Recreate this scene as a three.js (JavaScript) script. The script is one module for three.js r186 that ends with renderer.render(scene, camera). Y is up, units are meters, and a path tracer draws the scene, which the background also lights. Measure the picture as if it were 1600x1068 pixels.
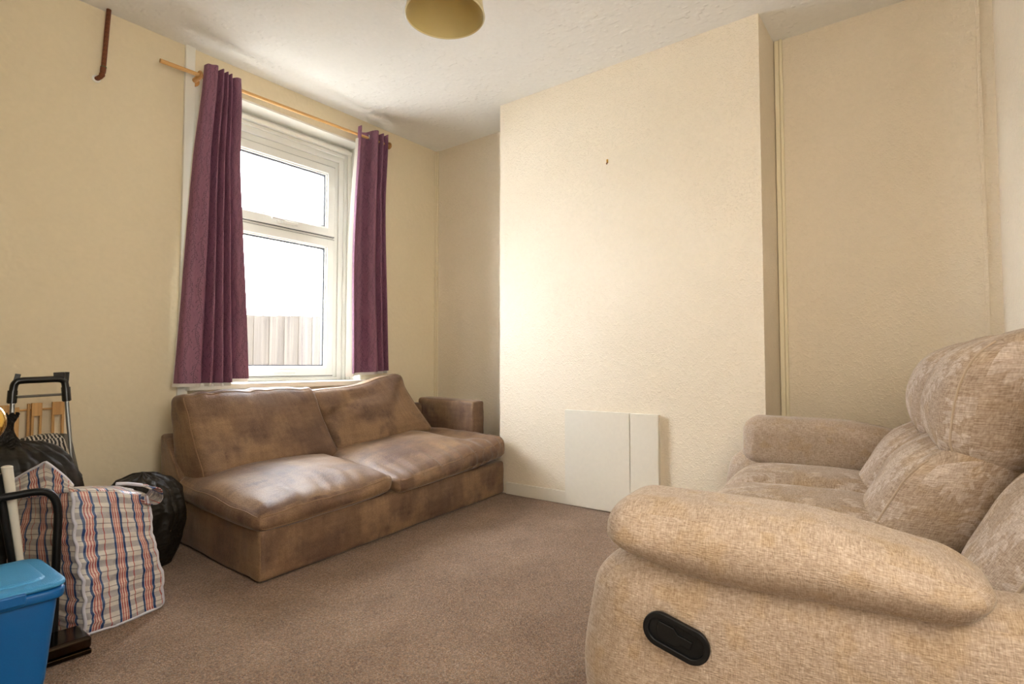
import * as THREE from 'three';
import { mergeGeometries } from 'three/addons/utils/BufferGeometryUtils.js';
import { RoundedBoxGeometry } from 'three/addons/geometries/RoundedBoxGeometry.js';
import { ImprovedNoise } from 'three/addons/math/ImprovedNoise.js';
import { RectAreaLightUniformsLib } from 'three/addons/lights/RectAreaLightUniformsLib.js';

// ------------------------------------------------------------------ camera, sky, light, exposure
const scene = new THREE.Scene();
const camera = new THREE.PerspectiveCamera(62.77, 1600 / 1068, 0.05, 200);
camera.position.set(-3.504, 0.897, 3.52);
{ const p = 0.0425, y = 0.6523, f = new THREE.Vector3(Math.cos(y) * Math.cos(p), Math.sin(p), -Math.sin(y) * Math.cos(p)); camera.lookAt(camera.position.clone().add(f)); }
const renderer = new THREE.WebGLRenderer({ antialias: true });
renderer.toneMapping = THREE.LinearToneMapping;
renderer.toneMappingExposure = 1.52;
renderer.shadowMap.enabled = true;
scene.background = new THREE.Color().setRGB(22.5, 23.9, 26.2);          // bright overcast sky
RectAreaLightUniformsLib.init();
function areaLight(name, w, h, color, intensity, pos, target) {
  const l = new THREE.RectAreaLight(new THREE.Color().setRGB(...color), intensity, w, h);
  l.name = name; l.position.set(...pos); l.lookAt(...target); scene.add(l); return l;
}
// added warm fill light in the unseen hall, behind and left of the camera
areaLight('hall_fill', 0.8, 1.9, [1, 0.74, 0.48], 1.6, [-5.55, 1.15, 3.35], [-3, 0.9, 3.2]);

// added fill light in front of the unseen window behind the camera
areaLight('rear_fill', 1.1, 1.4, [1, 0.96, 0.88], 4.7, [-3.05, 1.65, 4.06], [-2.7, 1.5, 0]);

// ------------------------------------------------------------------ helpers
const S = THREE.SRGBColorSpace, V = (x, y, z) => new THREE.Vector3(x, y, z);
const clamp = (x, a, b) => Math.min(b, Math.max(a, x)), lerp = (a, b, t) => a + (b - a) * t;
const sstep = (a, b, x) => { const t = clamp((x - a) / (b - a), 0, 1); return t * t * (3 - 2 * t); };
const perlin = new ImprovedNoise();
const N3 = (x, y, z) => perlin.noise(x, y, z);
function rng(seed) { let s = seed | 0; return () => { s = (s + 0x6d2b79f5) | 0; let t = Math.imul(s ^ (s >>> 15), 1 | s); t = (t + Math.imul(t ^ (t >>> 7), 61 | t)) ^ t; return ((t ^ (t >>> 14)) >>> 0) / 4294967296; }; }
function hash(ix, iy, seed) { let h = Math.imul(ix, 374761393) ^ Math.imul(iy, 668265263) ^ Math.imul(seed, 1274126177); h = Math.imul(h ^ (h >>> 13), 1274126177); return ((h ^ (h >>> 16)) >>> 0) / 4294967296; }
// tileable value noise on [0,1)^2 with px by py cells
function tn(u, v, px, py, seed) {
  const x = u * px, y = v * py, x0 = Math.floor(x), y0 = Math.floor(y), fx = x - x0, fy = y - y0, sx = fx * fx * (3 - 2 * fx), sy = fy * fy * (3 - 2 * fy);
  const w = (i, n) => ((i % n) + n) % n, a = hash(w(x0, px), w(y0, py), seed), b = hash(w(x0 + 1, px), w(y0, py), seed), c = hash(w(x0, px), w(y0 + 1, py), seed), d = hash(w(x0 + 1, px), w(y0 + 1, py), seed);
  return lerp(lerp(a, b, sx), lerp(c, d, sx), sy);
}
function fbm(u, v, p, seed, oct = 4) { let s = 0, a = 0.5, t = 0; for (let i = 0; i < oct; i++) { s += a * tn(u, v, p << i, p << i, seed + i); t += a; a *= 0.5; } return s / t; }
function dataTex(size, fn, srgb = true, metres = 1) {
  const [w, h] = Array.isArray(size) ? size : [size, size], d = new Uint8Array(w * h * 4), o = [0, 0, 0];
  for (let j = 0; j < h; j++) for (let i = 0; i < w; i++) { const r = fn(i / w, j / h, o, i, j) || o, k = (j * w + i) * 4; d[k] = clamp(r[0], 0, 255); d[k + 1] = clamp(r[1], 0, 255); d[k + 2] = clamp(r[2], 0, 255); d[k + 3] = 255; }
  const t = new THREE.DataTexture(d, w, h, THREE.RGBAFormat); t.wrapS = t.wrapT = THREE.RepeatWrapping; t.magFilter = THREE.LinearFilter; t.minFilter = THREE.LinearMipmapLinearFilter; t.generateMipmaps = true;
  if (srgb) t.colorSpace = S;
  const [mx, my] = Array.isArray(metres) ? metres : [metres, metres]; t.repeat.set(1 / mx, 1 / my); t.needsUpdate = true; return t;
}
const grey = (fn) => (u, v, o) => { o[0] = o[1] = o[2] = fn(u, v) * 255; return o; };
const mat = (o) => new THREE.MeshPhysicalMaterial(o);
const hex = (h) => new THREE.Color(h);

const taken = new Map();
function numbered(n) { const k = taken.get(n) || 0; taken.set(n, k + 1); return k ? n + '_' + String(k).padStart(3, '0') : n; }
function shadows(m) { m.castShadow = m.receiveShadow = true; return m; }
function tag(o, label, category, group, kind) { if (label) o.userData.label = label; if (category) o.userData.category = category; if (group) o.userData.group = group; if (kind) o.userData.kind = kind; return o; }
function thing(name, label, category, pos = [0, 0, 0], turn = 0, group) {
  const g = new THREE.Group(); g.name = numbered(name); g.position.set(...pos); g.rotation.y = turn; scene.add(g); g.updateMatrixWorld(true); return tag(g, label, category, group);
}
// geometry given in WORLD coordinates becomes a child of parent
function part(name, geo, m, parent, label) {
  const k = new THREE.Mesh(Array.isArray(geo) ? merge(geo) : geo, m); k.name = name; shadows(k);
  parent.updateMatrixWorld(true); k.geometry.applyMatrix4(parent.matrixWorld.clone().invert()); parent.add(k); if (label) k.userData.label = label; return k;
}
// geometry given in the parent's own coordinates
function lpart(name, geo, m, parent, label) { const k = new THREE.Mesh(Array.isArray(geo) ? merge(geo) : geo, m); k.name = name; shadows(k); parent.add(k); if (label) k.userData.label = label; return k; }
function struct(name, geo, m, label) { const k = new THREE.Mesh(Array.isArray(geo) ? merge(geo) : geo, m); k.name = name; shadows(k); scene.add(k); k.userData.kind = 'structure'; if (label) k.userData.label = label; return k; }
function solo(name, geo, m, label, category, group) { const k = new THREE.Mesh(Array.isArray(geo) ? merge(geo) : geo, m); k.name = numbered(name); shadows(k); scene.add(k); return tag(k, label, category, group); }
function merge(list) { return mergeGeometries(list.map((g) => { const q = g.index ? g.toNonIndexed() : g; for (const a of Object.keys(q.attributes)) if (!['position', 'normal', 'uv'].includes(a)) q.deleteAttribute(a); return q; })); }
// axis-aligned box from corner to corner, uv in metres
function bx(x0, x1, y0, y1, z0, z1, r = 0) {
  const w = x1 - x0, h = y1 - y0, d = z1 - z0, g = r ? new RoundedBoxGeometry(w, h, d, 3, r) : new THREE.BoxGeometry(w, h, d).toNonIndexed(); g.translate((x0 + x1) / 2, (y0 + y1) / 2, (z0 + z1) / 2);
  metreUV(g); return g;
}
function metreUV(g) {
  const p = g.attributes.position, n = g.attributes.normal, uv = new Float32Array(p.count * 2);
  for (let i = 0; i < p.count; i++) {
    const k = i - (i % 3); let a = 0, b = 0, c = 0; for (let q = 0; q < 3; q++) { a += n.getX(k + q); b += n.getY(k + q); c += n.getZ(k + q); }
    a = Math.abs(a); b = Math.abs(b); c = Math.abs(c); const x = p.getX(i), y = p.getY(i), z = p.getZ(i);
    if (b >= a && b >= c) { uv[2 * i] = x; uv[2 * i + 1] = -z; } else if (a >= c) { uv[2 * i] = -z; uv[2 * i + 1] = y; } else { uv[2 * i] = x; uv[2 * i + 1] = y; }
  }
  g.setAttribute('uv', new THREE.BufferAttribute(uv, 2)); return g;
}
function bar(a, b, r, r2 = r, seg = 16) { const A = V(...a), B = V(...b), d = B.clone().sub(A), g = new THREE.CylinderGeometry(r2, r, d.length(), seg); g.applyQuaternion(new THREE.Quaternion().setFromUnitVectors(V(0, 1, 0), d.clone().normalize())); g.translate((A.x + B.x) / 2, (A.y + B.y) / 2, (A.z + B.z) / 2); return g; }
function tube(pts, r, seg = 60, rad = 10, tension = 0.5, closed = false) { return new THREE.TubeGeometry(new THREE.CatmullRomCurve3(pts.map((p) => (p.isVector3 ? p : V(...p))), closed, 'catmullrom', tension), seg, r, rad, closed); }
// a box between two points with a given width and thickness, turned about its length
function plank(a, b, w, t, side, r = 0.002) {
  const A = V(...a), B = V(...b), d = B.clone().sub(A), l = d.length(), g = new RoundedBoxGeometry(w, l, t, 2, r);
  const y = d.normalize(), z = V(...side).normalize(), x = y.clone().cross(z).normalize(), zz = x.clone().cross(y);
  metreUV(g); g.applyMatrix4(new THREE.Matrix4().makeBasis(x, y, zz)); g.translate((A.x + B.x) / 2, (A.y + B.y) / 2, (A.z + B.z) / 2); return g;
}
// a soft, rounded, puffed six-sided body warped into eight corners (c[x][y][z] order 000,100,010,110,001,101,011,111); map(nx,ny,nz) gives the surface point of a cube point
function soft(c, { r = 0.05, n = [30, 14, 30], puff = [0, 0, 0], power = 1, warp = null } = {}) {
  c = c.map((p) => (p.isVector3 ? p : V(...p)));
  const len = (pairs) => pairs.reduce((s, [a, b]) => s + c[a].distanceTo(c[b]), 0) / pairs.length;
  const h = [len([[0, 1], [2, 3], [4, 5], [6, 7]]) / 2, len([[0, 2], [1, 3], [4, 6], [5, 7]]) / 2, len([[0, 4], [1, 5], [2, 6], [3, 7]]) / 2];
  const R = Array.isArray(r) ? r : [r, r, r], rr = R.map((v, i) => Math.min(v, h[i] * 0.999));
  const tri = (a, b, d) => { const o = V(0, 0, 0); for (let i = 0; i < 8; i++) o.addScaledVector(c[i], (i & 1 ? a : 1 - a) * (i & 2 ? b : 1 - b) * (i & 4 ? d : 1 - d)); return o; };
  const local = (q) => {
    const m = [0, 1, 2].map((i) => q[i] * h[i]), inn = m.map((v, i) => clamp(v, -(h[i] - rr[i]), h[i] - rr[i])), e = m.map((v, i) => (v - inn[i]) / rr[i]), l = Math.hypot(...e) || 1;
    const p = inn.map((v, i) => v + (e[i] / l) * rr[i]), s = p.map((v, i) => v / h[i]);
    return p.map((v, i) => v + s[i] * puff[i] * Math.pow(Math.max(0, 1 - s[(i + 1) % 3] ** 2), power) * Math.pow(Math.max(0, 1 - s[(i + 2) % 3] ** 2), power));
  };
  const map = (x, y, z) => {
    let p = local([x, y, z]);
    if (warp) { const d = warp(p[0] / h[0], p[1] / h[1], p[2] / h[2], p, h); p = [p[0] + d[0], p[1] + d[1], p[2] + d[2]]; }
    return tri(p[0] / h[0] / 2 + 0.5, p[1] / h[1] / 2 + 0.5, p[2] / h[2] / 2 + 0.5);
  };
  const ease = (t) => lerp(t, Math.sin((t * Math.PI) / 2), 0.6);
  const pos = [], uv = [], idx = [], keys = [];
  for (let ax = 0; ax < 3; ax++) for (const sg of [-1, 1]) {
    const u = (ax + 1) % 3, w = (ax + 2) % 3, nu = n[u], nw = n[w], base = pos.length / 3;
    for (let j = 0; j <= nw; j++) for (let i = 0; i <= nu; i++) {
      const q = [0, 0, 0]; q[ax] = sg; q[u] = ease((i / nu) * 2 - 1); q[w] = ease((j / nw) * 2 - 1);
      const P = map(...q); pos.push(P.x, P.y, P.z);
      const p = local(q), A = ax === 0 ? [p[2], p[1]] : ax === 1 ? [p[0], p[2]] : [p[0], p[1]]; uv.push(A[0] + ax * 0.37, A[1] + ax * 0.21);
      const kk = [0, 0, 0]; kk[ax] = sg > 0 ? n[ax] : 0; kk[u] = i; kk[w] = j; keys.push((kk[0] * 997 + kk[1]) * 997 + kk[2]);
    }
    for (let j = 0; j < nw; j++) for (let i = 0; i < nu; i++) { const a = base + j * (nu + 1) + i, b = a + 1, d = a + nu + 1, e = d + 1; sg > 0 ? idx.push(a, b, e, a, e, d) : idx.push(a, e, b, a, d, e); }
  }
  const g = new THREE.BufferGeometry(); g.setAttribute('position', new THREE.Float32BufferAttribute(pos, 3)); g.setAttribute('uv', new THREE.Float32BufferAttribute(uv, 2)); g.setIndex(idx);
  weld(g, keys); g.map = map; g.half = h; return g;
}
function weld(g, keys) {
  g.computeVertexNormals(); const nn = g.attributes.normal, acc = new Map();
  keys.forEach((k, i) => { const a = acc.get(k) || acc.set(k, [0, 0, 0]).get(k); a[0] += nn.getX(i); a[1] += nn.getY(i); a[2] += nn.getZ(i); });
  keys.forEach((k, i) => { const a = acc.get(k), l = Math.hypot(...a) || 1; nn.setXYZ(i, a[0] / l, a[1] / l, a[2] / l); });
}
// a line of piping / stitching that follows a soft body's surface
function seam(g, pts, r = 0.004, seg = 80, closed = false, out = 0) { return tube(pts.map((p) => g.map(...p)), r, seg, 8, 0.5, closed); }
// parametric sheet with thickness: f(u,v) -> Vector3
function sheet(f, nu, nv, t = 0.003, uvw = 1, uvh = 1) {
  const P = [], pos = [], uv = [], idx = [];
  for (let j = 0; j <= nv; j++) for (let i = 0; i <= nu; i++) P.push(f(i / nu, j / nv));
  const at = (i, j) => P[clamp(j, 0, nv) * (nu + 1) + clamp(i, 0, nu)], nor = (i, j) => at(i + 1, j).clone().sub(at(i - 1, j)).cross(at(i, j + 1).clone().sub(at(i, j - 1))).normalize();
  const M = (nu + 1) * (nv + 1);
  for (const s of [0.5, -0.5]) for (let j = 0; j <= nv; j++) for (let i = 0; i <= nu; i++) { const q = at(i, j).clone().addScaledVector(nor(i, j), s * t); pos.push(q.x, q.y, q.z); uv.push((i / nu) * uvw, (j / nv) * uvh); }
  const id = (i, j) => j * (nu + 1) + i;
  for (let j = 0; j < nv; j++) for (let i = 0; i < nu; i++) { const a = id(i, j), b = id(i + 1, j), c = id(i + 1, j + 1), d = id(i, j + 1); idx.push(a, b, c, a, c, d, M + a, M + c, M + b, M + a, M + d, M + c); }
  const edge = (a, b) => idx.push(a, M + a, M + b, a, M + b, b);
  for (let i = 0; i < nu; i++) { edge(id(i, 0), id(i + 1, 0)); edge(id(i + 1, nv), id(i, nv)); }
  for (let j = 0; j < nv; j++) { edge(id(0, j + 1), id(0, j)); edge(id(nu, j), id(nu, j + 1)); }
  const g = new THREE.BufferGeometry(); g.setAttribute('position', new THREE.Float32BufferAttribute(pos, 3)); g.setAttribute('uv', new THREE.Float32BufferAttribute(uv, 2)); g.setIndex(idx); g.computeVertexNormals(); return g;
}

// ------------------------------------------------------------------ materials
const M = {};
{
  const woodchip = dataTex(1024, grey((u, v) => { const a = tn(u, v, 190, 190, 3), b = tn(u, v, 90, 90, 7), c = tn(u, v, 30, 30, 9); return clamp(0.25 + 0.55 * sstep(0.5, 0.95, a) + 0.5 * sstep(0.62, 0.95, b) + 0.15 * c, 0, 1); }), false, 1.1);
  const patchy = (r, g, b, amt, seed, p = 3) => dataTex(512, (u, v, o) => { const k = (fbm(u, v, p, seed, 6) - 0.5) * amt, s = tn(u, v, 160, 160, seed + 9) * 3 - 1.5; o[0] = r + k + s; o[1] = g + k * 1.05 + s; o[2] = b + k * 1.2 + s; return o; }, true, 2.3);
  M.wall = mat({ map: patchy(230, 217, 195, 14, 11), bumpMap: woodchip, bumpScale: 0.0022, roughness: 0.82, specularIntensity: 0.4 });
  const plaster = dataTex(512, grey((u, v) => 0.5 * fbm(u, v, 9, 21, 5) + 0.5 * fbm(u, v, 60, 23, 2)), false, 1.4);
  M.wallSmooth = mat({ map: patchy(231, 217, 187, 16, 31, 2), bumpMap: plaster, bumpScale: 0.003, roughness: 0.75, specularIntensity: 0.45 });
  const artex = dataTex(1024, grey((u, v) => clamp(0.6 * sstep(0.55, 0.9, tn(u, v, 70, 70, 41)) * tn(u, v, 17, 17, 43) + 0.4 * fbm(u, v, 24, 45, 3), 0, 1)), false, 1.6);
  M.ceiling = mat({ map: patchy(243, 241, 236, 8, 51), bumpMap: artex, bumpScale: 0.004, roughness: 0.9, specularIntensity: 0.3 });
  const pile = dataTex(1024, grey((u, v) => 0.5 * tn(u, v, 300, 300, 61) + 0.3 * tn(u, v, 140, 140, 63) + 0.2 * fbm(u, v, 40, 65, 2)), false, 0.9);
  M.carpet = mat({ map: dataTex(1024, (u, v, o) => { const s = tn(u, v, 420, 420, 71) * 0.6 + tn(u, v, 200, 200, 73) * 0.4 - 0.5, w = fbm(u, v, 6, 75, 4) - 0.5, t = tn(u, v, 330, 330, 77) - 0.5; o[0] = 137 + s * 78 + w * 24 + t * 16; o[1] = 116 + s * 74 + w * 23; o[2] = 99 + s * 66 + w * 21 - t * 12; return o; }, true, 0.9), bumpMap: pile, bumpScale: 0.006, roughness: 1, specularIntensity: 0.15, sheen: 0.25, sheenColor: new THREE.Color(0.5, 0.45, 0.42), sheenRoughness: 0.6 });
  M.gloss = mat({ color: hex('#efece2'), roughness: 0.32 });
  M.gloss2 = mat({ map: patchy(222, 214, 197, 10, 81), roughness: 0.42 });
  M.cream = mat({ color: hex('#ebdfc0'), roughness: 0.5 });
  M.upvc = mat({ color: hex('#dedcd4'), roughness: 0.25 });
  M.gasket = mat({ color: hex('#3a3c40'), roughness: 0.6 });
  M.glass = mat({ color: 0xffffff, transmission: 1, thickness: 0, roughness: 0, ior: 1.5 });
  M.chrome = mat({ color: hex('#d9d9d6'), roughness: 0.2, metalness: 1 });
  M.brass = mat({ color: hex('#d8ae52'), roughness: 0.18, metalness: 1 });
  M.copper = mat({ map: dataTex(256, (u, v, o) => { const k = fbm(u, v, 6, 91, 4); o[0] = 88 + k * 60; o[1] = 52 + k * 36; o[2] = 34 + k * 26; return o; }, true, [0.06, 0.3]), roughness: 0.5, metalness: 0.55 });
  M.verdigris = mat({ color: hex('#2f6a49'), roughness: 0.9 });
  const grain = (r, g, b, seed, size = [0.12, 0.9]) => dataTex([128, 512], (u, v, o) => { const k = tn(u, v, 26, 3, seed) * 0.5 + tn(u, v, 60, 5, seed + 1) * 0.3 + tn(u, v, 8, 2, seed + 2) * 0.4 - 0.6; o[0] = r + k * 44; o[1] = g + k * 42; o[2] = b + k * 36; return o; }, true, size);
  M.pine = mat({ map: grain(205, 158, 96, 101), roughness: 0.45 });
  M.pineOld = mat({ map: grain(190, 140, 78, 111), roughness: 0.5 });
  M.fence = mat({ map: grain(58, 52, 47, 121, [0.3, 2]), roughness: 0.9 });
  M.yard = mat({ map: dataTex(512, (u, v, o) => { const k = fbm(u, v, 8, 131, 6) - 0.5; o[0] = 202 + k * 40; o[1] = 200 + k * 40; o[2] = 194 + k * 40; return o; }, true, 2), roughness: 0.95 });
  M.black = mat({ color: hex('#0d0d0d'), roughness: 0.42, specularIntensity: 0.5 });
  M.blackMatt = mat({ color: hex('#1b1a19'), roughness: 0.62 });
  M.binbag = mat({ color: hex('#1d1914'), roughness: 0.45, specularIntensity: 0.6, bumpMap: dataTex(512, grey((u, v) => { const a = 1 - Math.abs(fbm(u, v, 7, 301, 4) - 0.5) * 4, b = 1 - Math.abs(fbm(u, v, 16, 305, 3) - 0.5) * 4; return clamp(0.6 * Math.max(a, 0) + 0.4 * Math.max(b, 0), 0, 1); }), false, 1), bumpScale: 0.008 });
  M.tape = mat({ color: hex('#121211'), roughness: 0.25 });
  M.steel = mat({ color: hex('#8a8c8c'), roughness: 0.32, metalness: 0.9 });
  M.darkChrome = mat({ color: hex('#3a322b'), roughness: 0.16, metalness: 1 });
  M.pole = mat({ color: hex('#d9d3c4'), roughness: 0.35 });
  M.blue = mat({ color: hex('#0a63a8'), roughness: 0.38, map: dataTex(256, (u, v, o) => { const k = tn(u, v, 120, 120, 141) * 8 - 4; o[0] = 247 + k; o[1] = 247 + k; o[2] = 247 + k; return o; }, true, 0.2) });
  M.blueLid = mat({ color: hex('#3a90c4'), roughness: 0.42, bumpMap: dataTex(256, grey((u, v) => tn(u, v, 100, 100, 147)), false, 0.12), bumpScale: 0.0006 });
  // worn brown velvet
  const velvet = (seed, metres) => dataTex(1024, (u, v, o) => {
    const a = sstep(0.36, 0.66, fbm(u, v, 4, seed, 6)), b = sstep(0.52, 0.74, fbm(u, v, 7, seed + 10, 5)), st = tn(u, v, 60, 9, seed + 20) * 0.5 + tn(u, v, 9, 60, seed + 22) * 0.5 - 0.5, f = tn(u, v, 330, 330, seed + 30) - 0.5, sp = sstep(0.72, 0.86, fbm(u, v, 16, seed + 40, 4));
    const k = st * 20 + f * 20;
    o[0] = lerp(113, 139, a) + k - b * 17 - sp * 15; o[1] = lerp(86, 110, a) + k * 0.92 - b * 15 - sp * 13; o[2] = lerp(64, 80, a) + k * 0.75 - b * 9 - sp * 8; return o;
  }, true, metres);
  const crushed = dataTex(512, grey((u, v) => 0.6 * fbm(u, v, 14, 161, 4) + 0.4 * tn(u, v, 150, 150, 163)), false, 0.5);
  const vel = { bumpMap: crushed, bumpScale: 0.0016, roughness: 0.62, specularIntensity: 1, sheen: 1, sheenColor: new THREE.Color(0.8, 0.76, 0.74), sheenRoughness: 0.5 };
  M.velvet = mat({ map: velvet(151, 1.1), ...vel });
  M.velvet2 = mat({ map: velvet(191, 0.9), ...vel });
  M.velvetPipe = mat({ color: hex('#86684a'), roughness: 0.7, sheen: 0.5, sheenColor: new THREE.Color(0.6, 0.55, 0.5) });
  // beige chenille
  const weave = (u, v, seed) => { const h = tn(u, v, 50, 260, seed) * 0.5 + tn(u, v, 90, 480, seed + 1) * 0.5, w = tn(u, v, 260, 50, seed + 2) * 0.5 + tn(u, v, 480, 90, seed + 3) * 0.5; return h * 0.55 + w * 0.45; };
  const cw = (u, v, o, seed, k0) => { const k = weave(u, v, seed) - 0.5, m = fbm(u, v, 4, seed + 9, 5) - 0.5, y = sstep(0.5, 0.8, fbm(u, v, 9, seed + 14, 4)); o[0] = 166 + k * 88 + m * 14 + k0; o[1] = 147 + k * 90 + m * 14 - y * 3 + k0; o[2] = 129 + k * 90 + m * 16 - y * 9 + k0; return o; };
  const chBump = dataTex(1024, grey((u, v) => weave(u, v, 201)), false, 0.5);
  const ch = { bumpMap: chBump, bumpScale: 0.002, roughness: 0.85, specularIntensity: 0.25, sheen: 0.7, sheenColor: new THREE.Color(0.7, 0.66, 0.6), sheenRoughness: 0.5 };
  M.chenille = mat({ map: dataTex(1024, (u, v, o) => cw(u, v, o, 201, 0), true, 0.4), ...ch });
  M.chenillePipe = mat({ color: hex('#a6917a'), roughness: 0.85 });
  // damask: leafy scrolls, drawn once and woven in
  const cv = document.createElement('canvas'); cv.width = cv.height = 1024; const c = cv.getContext('2d'), R = rng(5); c.fillStyle = '#000'; c.fillRect(0, 0, 1024, 1024); c.fillStyle = c.strokeStyle = '#fff'; c.lineCap = 'round';
  const leaf = (x, y, a, l) => { c.save(); c.translate(x, y); c.rotate(a); c.beginPath(); c.moveTo(0, 0); c.bezierCurveTo(l * 0.25, -l * 0.42, l * 0.8, -l * 0.3, l, 0); c.bezierCurveTo(l * 0.8, l * 0.12, l * 0.3, l * 0.22, 0, 0); c.fill(); c.restore(); };
  for (let i = 0; i < 40; i++) {
    let x = R() * 1024, y = R() * 1024, a = R() * 6.28; const turn = (R() - 0.5) * 0.34;
    for (const ox of [-1024, 0, 1024]) for (const oy of [-1024, 0, 1024]) {
      let px = x + ox, py = y + oy, pa = a; c.lineWidth = 14; c.beginPath(); c.moveTo(px, py); const L = [];
      for (let s = 0; s < 12; s++) { pa += turn * (0.4 + s * 0.1); px += Math.cos(pa) * 14; py += Math.sin(pa) * 14; c.lineTo(px, py); if (s % 3 === 2) L.push([px, py, pa]); }
      c.stroke(); L.forEach(([lx, ly, la], k) => { leaf(lx, ly, la + 0.8, 74 - k * 9); leaf(lx, ly, la - 1.0, 66 - k * 8); }); c.beginPath(); c.arc(px, py, 22, 0, 7); c.fill();
    }
  }
  const px = c.getImageData(0, 0, 1024, 1024).data;
  M.damask = mat({ map: dataTex(1024, (u, v, o, i, j) => { cw(u, v, o, 231, 0); const m = px[(j * 1024 + i) * 4] / 255; o[0] += m * 17 - 8; o[1] += m * 19 - 9; o[2] += m * 22 - 10; return o; }, true, 0.55), ...ch });
  // plum curtain with dark stitched vines
  const cc = document.createElement('canvas'); cc.width = 1024; cc.height = 1024; const k = cc.getContext('2d'), Q = rng(9); k.fillStyle = '#000'; k.fillRect(0, 0, 1024, 1024); k.strokeStyle = k.fillStyle = '#fff'; k.lineWidth = 3;
  for (let s = 0; s < 10; s++) { const x0 = 51 + s * 102.4, ph = Q() * 6; k.beginPath(); for (let y = -10; y <= 1034; y += 8) { const x = x0 + 20 * Math.sin((y / 1024) * Math.PI * 4 + ph); y < 0 ? k.moveTo(x, y) : k.lineTo(x, y); } k.stroke(); for (let y = 10; y < 1024; y += 26) { const x = x0 + 20 * Math.sin((y / 1024) * Math.PI * 4 + ph), d = Q() < 0.5 ? -1 : 1, l = 14 + Q() * 22; k.beginPath(); k.moveTo(x, y); k.quadraticCurveTo(x + d * l * 0.9, y - l * 0.2, x + d * l, y - l); k.stroke(); k.beginPath(); k.ellipse(x + d * l, y - l, 3.4, 7, d * 0.5, 0, 7); k.fill(); } }
  const kp = k.getImageData(0, 0, 1024, 1024).data;
  M.curtain = mat({ map: dataTex(1024, (u, v, o, i, j) => { const m = kp[(j * 1024 + i) * 4] / 255, s = tn(u, v, 300, 40, 251) * 14 - 7; o[0] = 130 + s - m * 66; o[1] = 84 + s - m * 48; o[2] = 106 + s - m * 54; return o; }, true, 0.5), roughness: 0.6, sheen: 0.5, sheenColor: new THREE.Color(0.6, 0.4, 0.5), sheenRoughness: 0.4 });
  M.lining = mat({ color: hex('#e9e4da'), roughness: 0.9, transmission: 0.25, thickness: 0 });
  M.shade = mat({ color: hex('#d3c28c'), roughness: 0.55, transmission: 0.45, thickness: 0 });
  // laundry-bag plaid
  M.plaid = mat({ map: dataTex(1024, (u, v, o, i, j) => {
    const X = (u * 0.24) % 0.12, Y = (v * 0.24) % 0.06, w = ((i >> 2) + (j >> 2)) % 2, tooth = ((i >> 3) + (j >> 3) * 0.5) % 2;
    let r = 208, g = 202, b = 194; if (Y < 0.024) { const d = w ? 74 : 8; r -= d; g -= d; b -= d - 8; } else if (Y > 0.039 && Y < 0.042) { r -= 70; g -= 74; b -= 66; }
    const on = Y < 0.024 ? 1 : w ? 0.95 : 0.55, put = (R2, G2, B2, a) => { r = lerp(r, R2, a); g = lerp(g, G2, a); b = lerp(b, B2, a); };
    if ((X > 0.012 && X < 0.022) || (X > 0.056 && X < 0.066)) put(16, 56, 112, Math.min(1, on * 1.1)); else if (X > 0.022 && X < 0.056) { put(228, 184, 168, 0.55); const q = (X - 0.022) % 0.0114; if (q > 0.0038 && q < 0.0085) put(150, 44, 44, on * 0.9); } else if (X > 0.091 && X < 0.095) put(165, 48, 44, on * 0.9);
    o[0] = r; o[1] = g; o[2] = b; return o;
  }, true, 0.2), roughness: 0.45, bumpMap: dataTex(256, grey((u, v) => fbm(u, v, 5, 271, 4)), false, 0.3), bumpScale: 0.006, clearcoat: 0.3, clearcoatRoughness: 0.35 });
  M.plaidTrim = mat({ color: hex('#c9c6cf'), roughness: 0.5 });
  M.zebra = mat({ map: dataTex(512, (u, v, o) => { const x = u + 0.035 * (tn(u, v, 7, 16, 281) - 0.5) + 0.02 * tn(u, v, 18, 40, 283), s = Math.sin(x * Math.PI * 2 * 11), k = sstep(-0.1, 0.25, s + (tn(u, v, 22, 9, 285) - 0.5) * 0.9); o[0] = lerp(20, 190, k); o[1] = lerp(18, 180, k); o[2] = lerp(16, 165, k); return o; }, true, 0.22), roughness: 0.6 });
  M.greyCloth = mat({ color: hex('#6d675c'), roughness: 0.7 });
  M.floorboard = mat({ color: hex('#b9a88c'), roughness: 0.7 });
}

// ------------------------------------------------------------------ the room
const H = 2.8, BW = 0.354, Z1 = 1.005, Z2 = 2.787, WX = -3.75;
const backZ = (x) => 3.765 - 0.13 * x;
struct('floor', bx(-3.9, 0.15, -0.12, 0, -0.35, 4.6), M.carpet, 'brown-grey cut pile carpet');
struct('ceiling', bx(-3.9, 0.15, H, H + 0.12, -0.35, 4.6), M.ceiling);
const OX0 = -2.0, OX1 = -0.795, OY0 = 0.75, OY1 = 2.615;               // window opening
struct('wall_left', [bx(-3.9, OX0, 0, H, -0.3, 0), bx(OX1, 0.15, 0, H, -0.3, 0), bx(OX0, OX1, 0, OY0, -0.3, 0), bx(OX0, OX1, OY1, H, -0.3, 0)], M.wallSmooth, 'cream painted wall with the window');
struct('wall_right', bx(0, 0.15, 0, H, -0.3, 4.2), M.wall, 'cream woodchip wall at the back of the two alcoves');
struct('chimney_breast', bx(-BW, -0.001, 0, H, Z1, Z2), M.wall, 'cream woodchip chimney breast');
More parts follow.
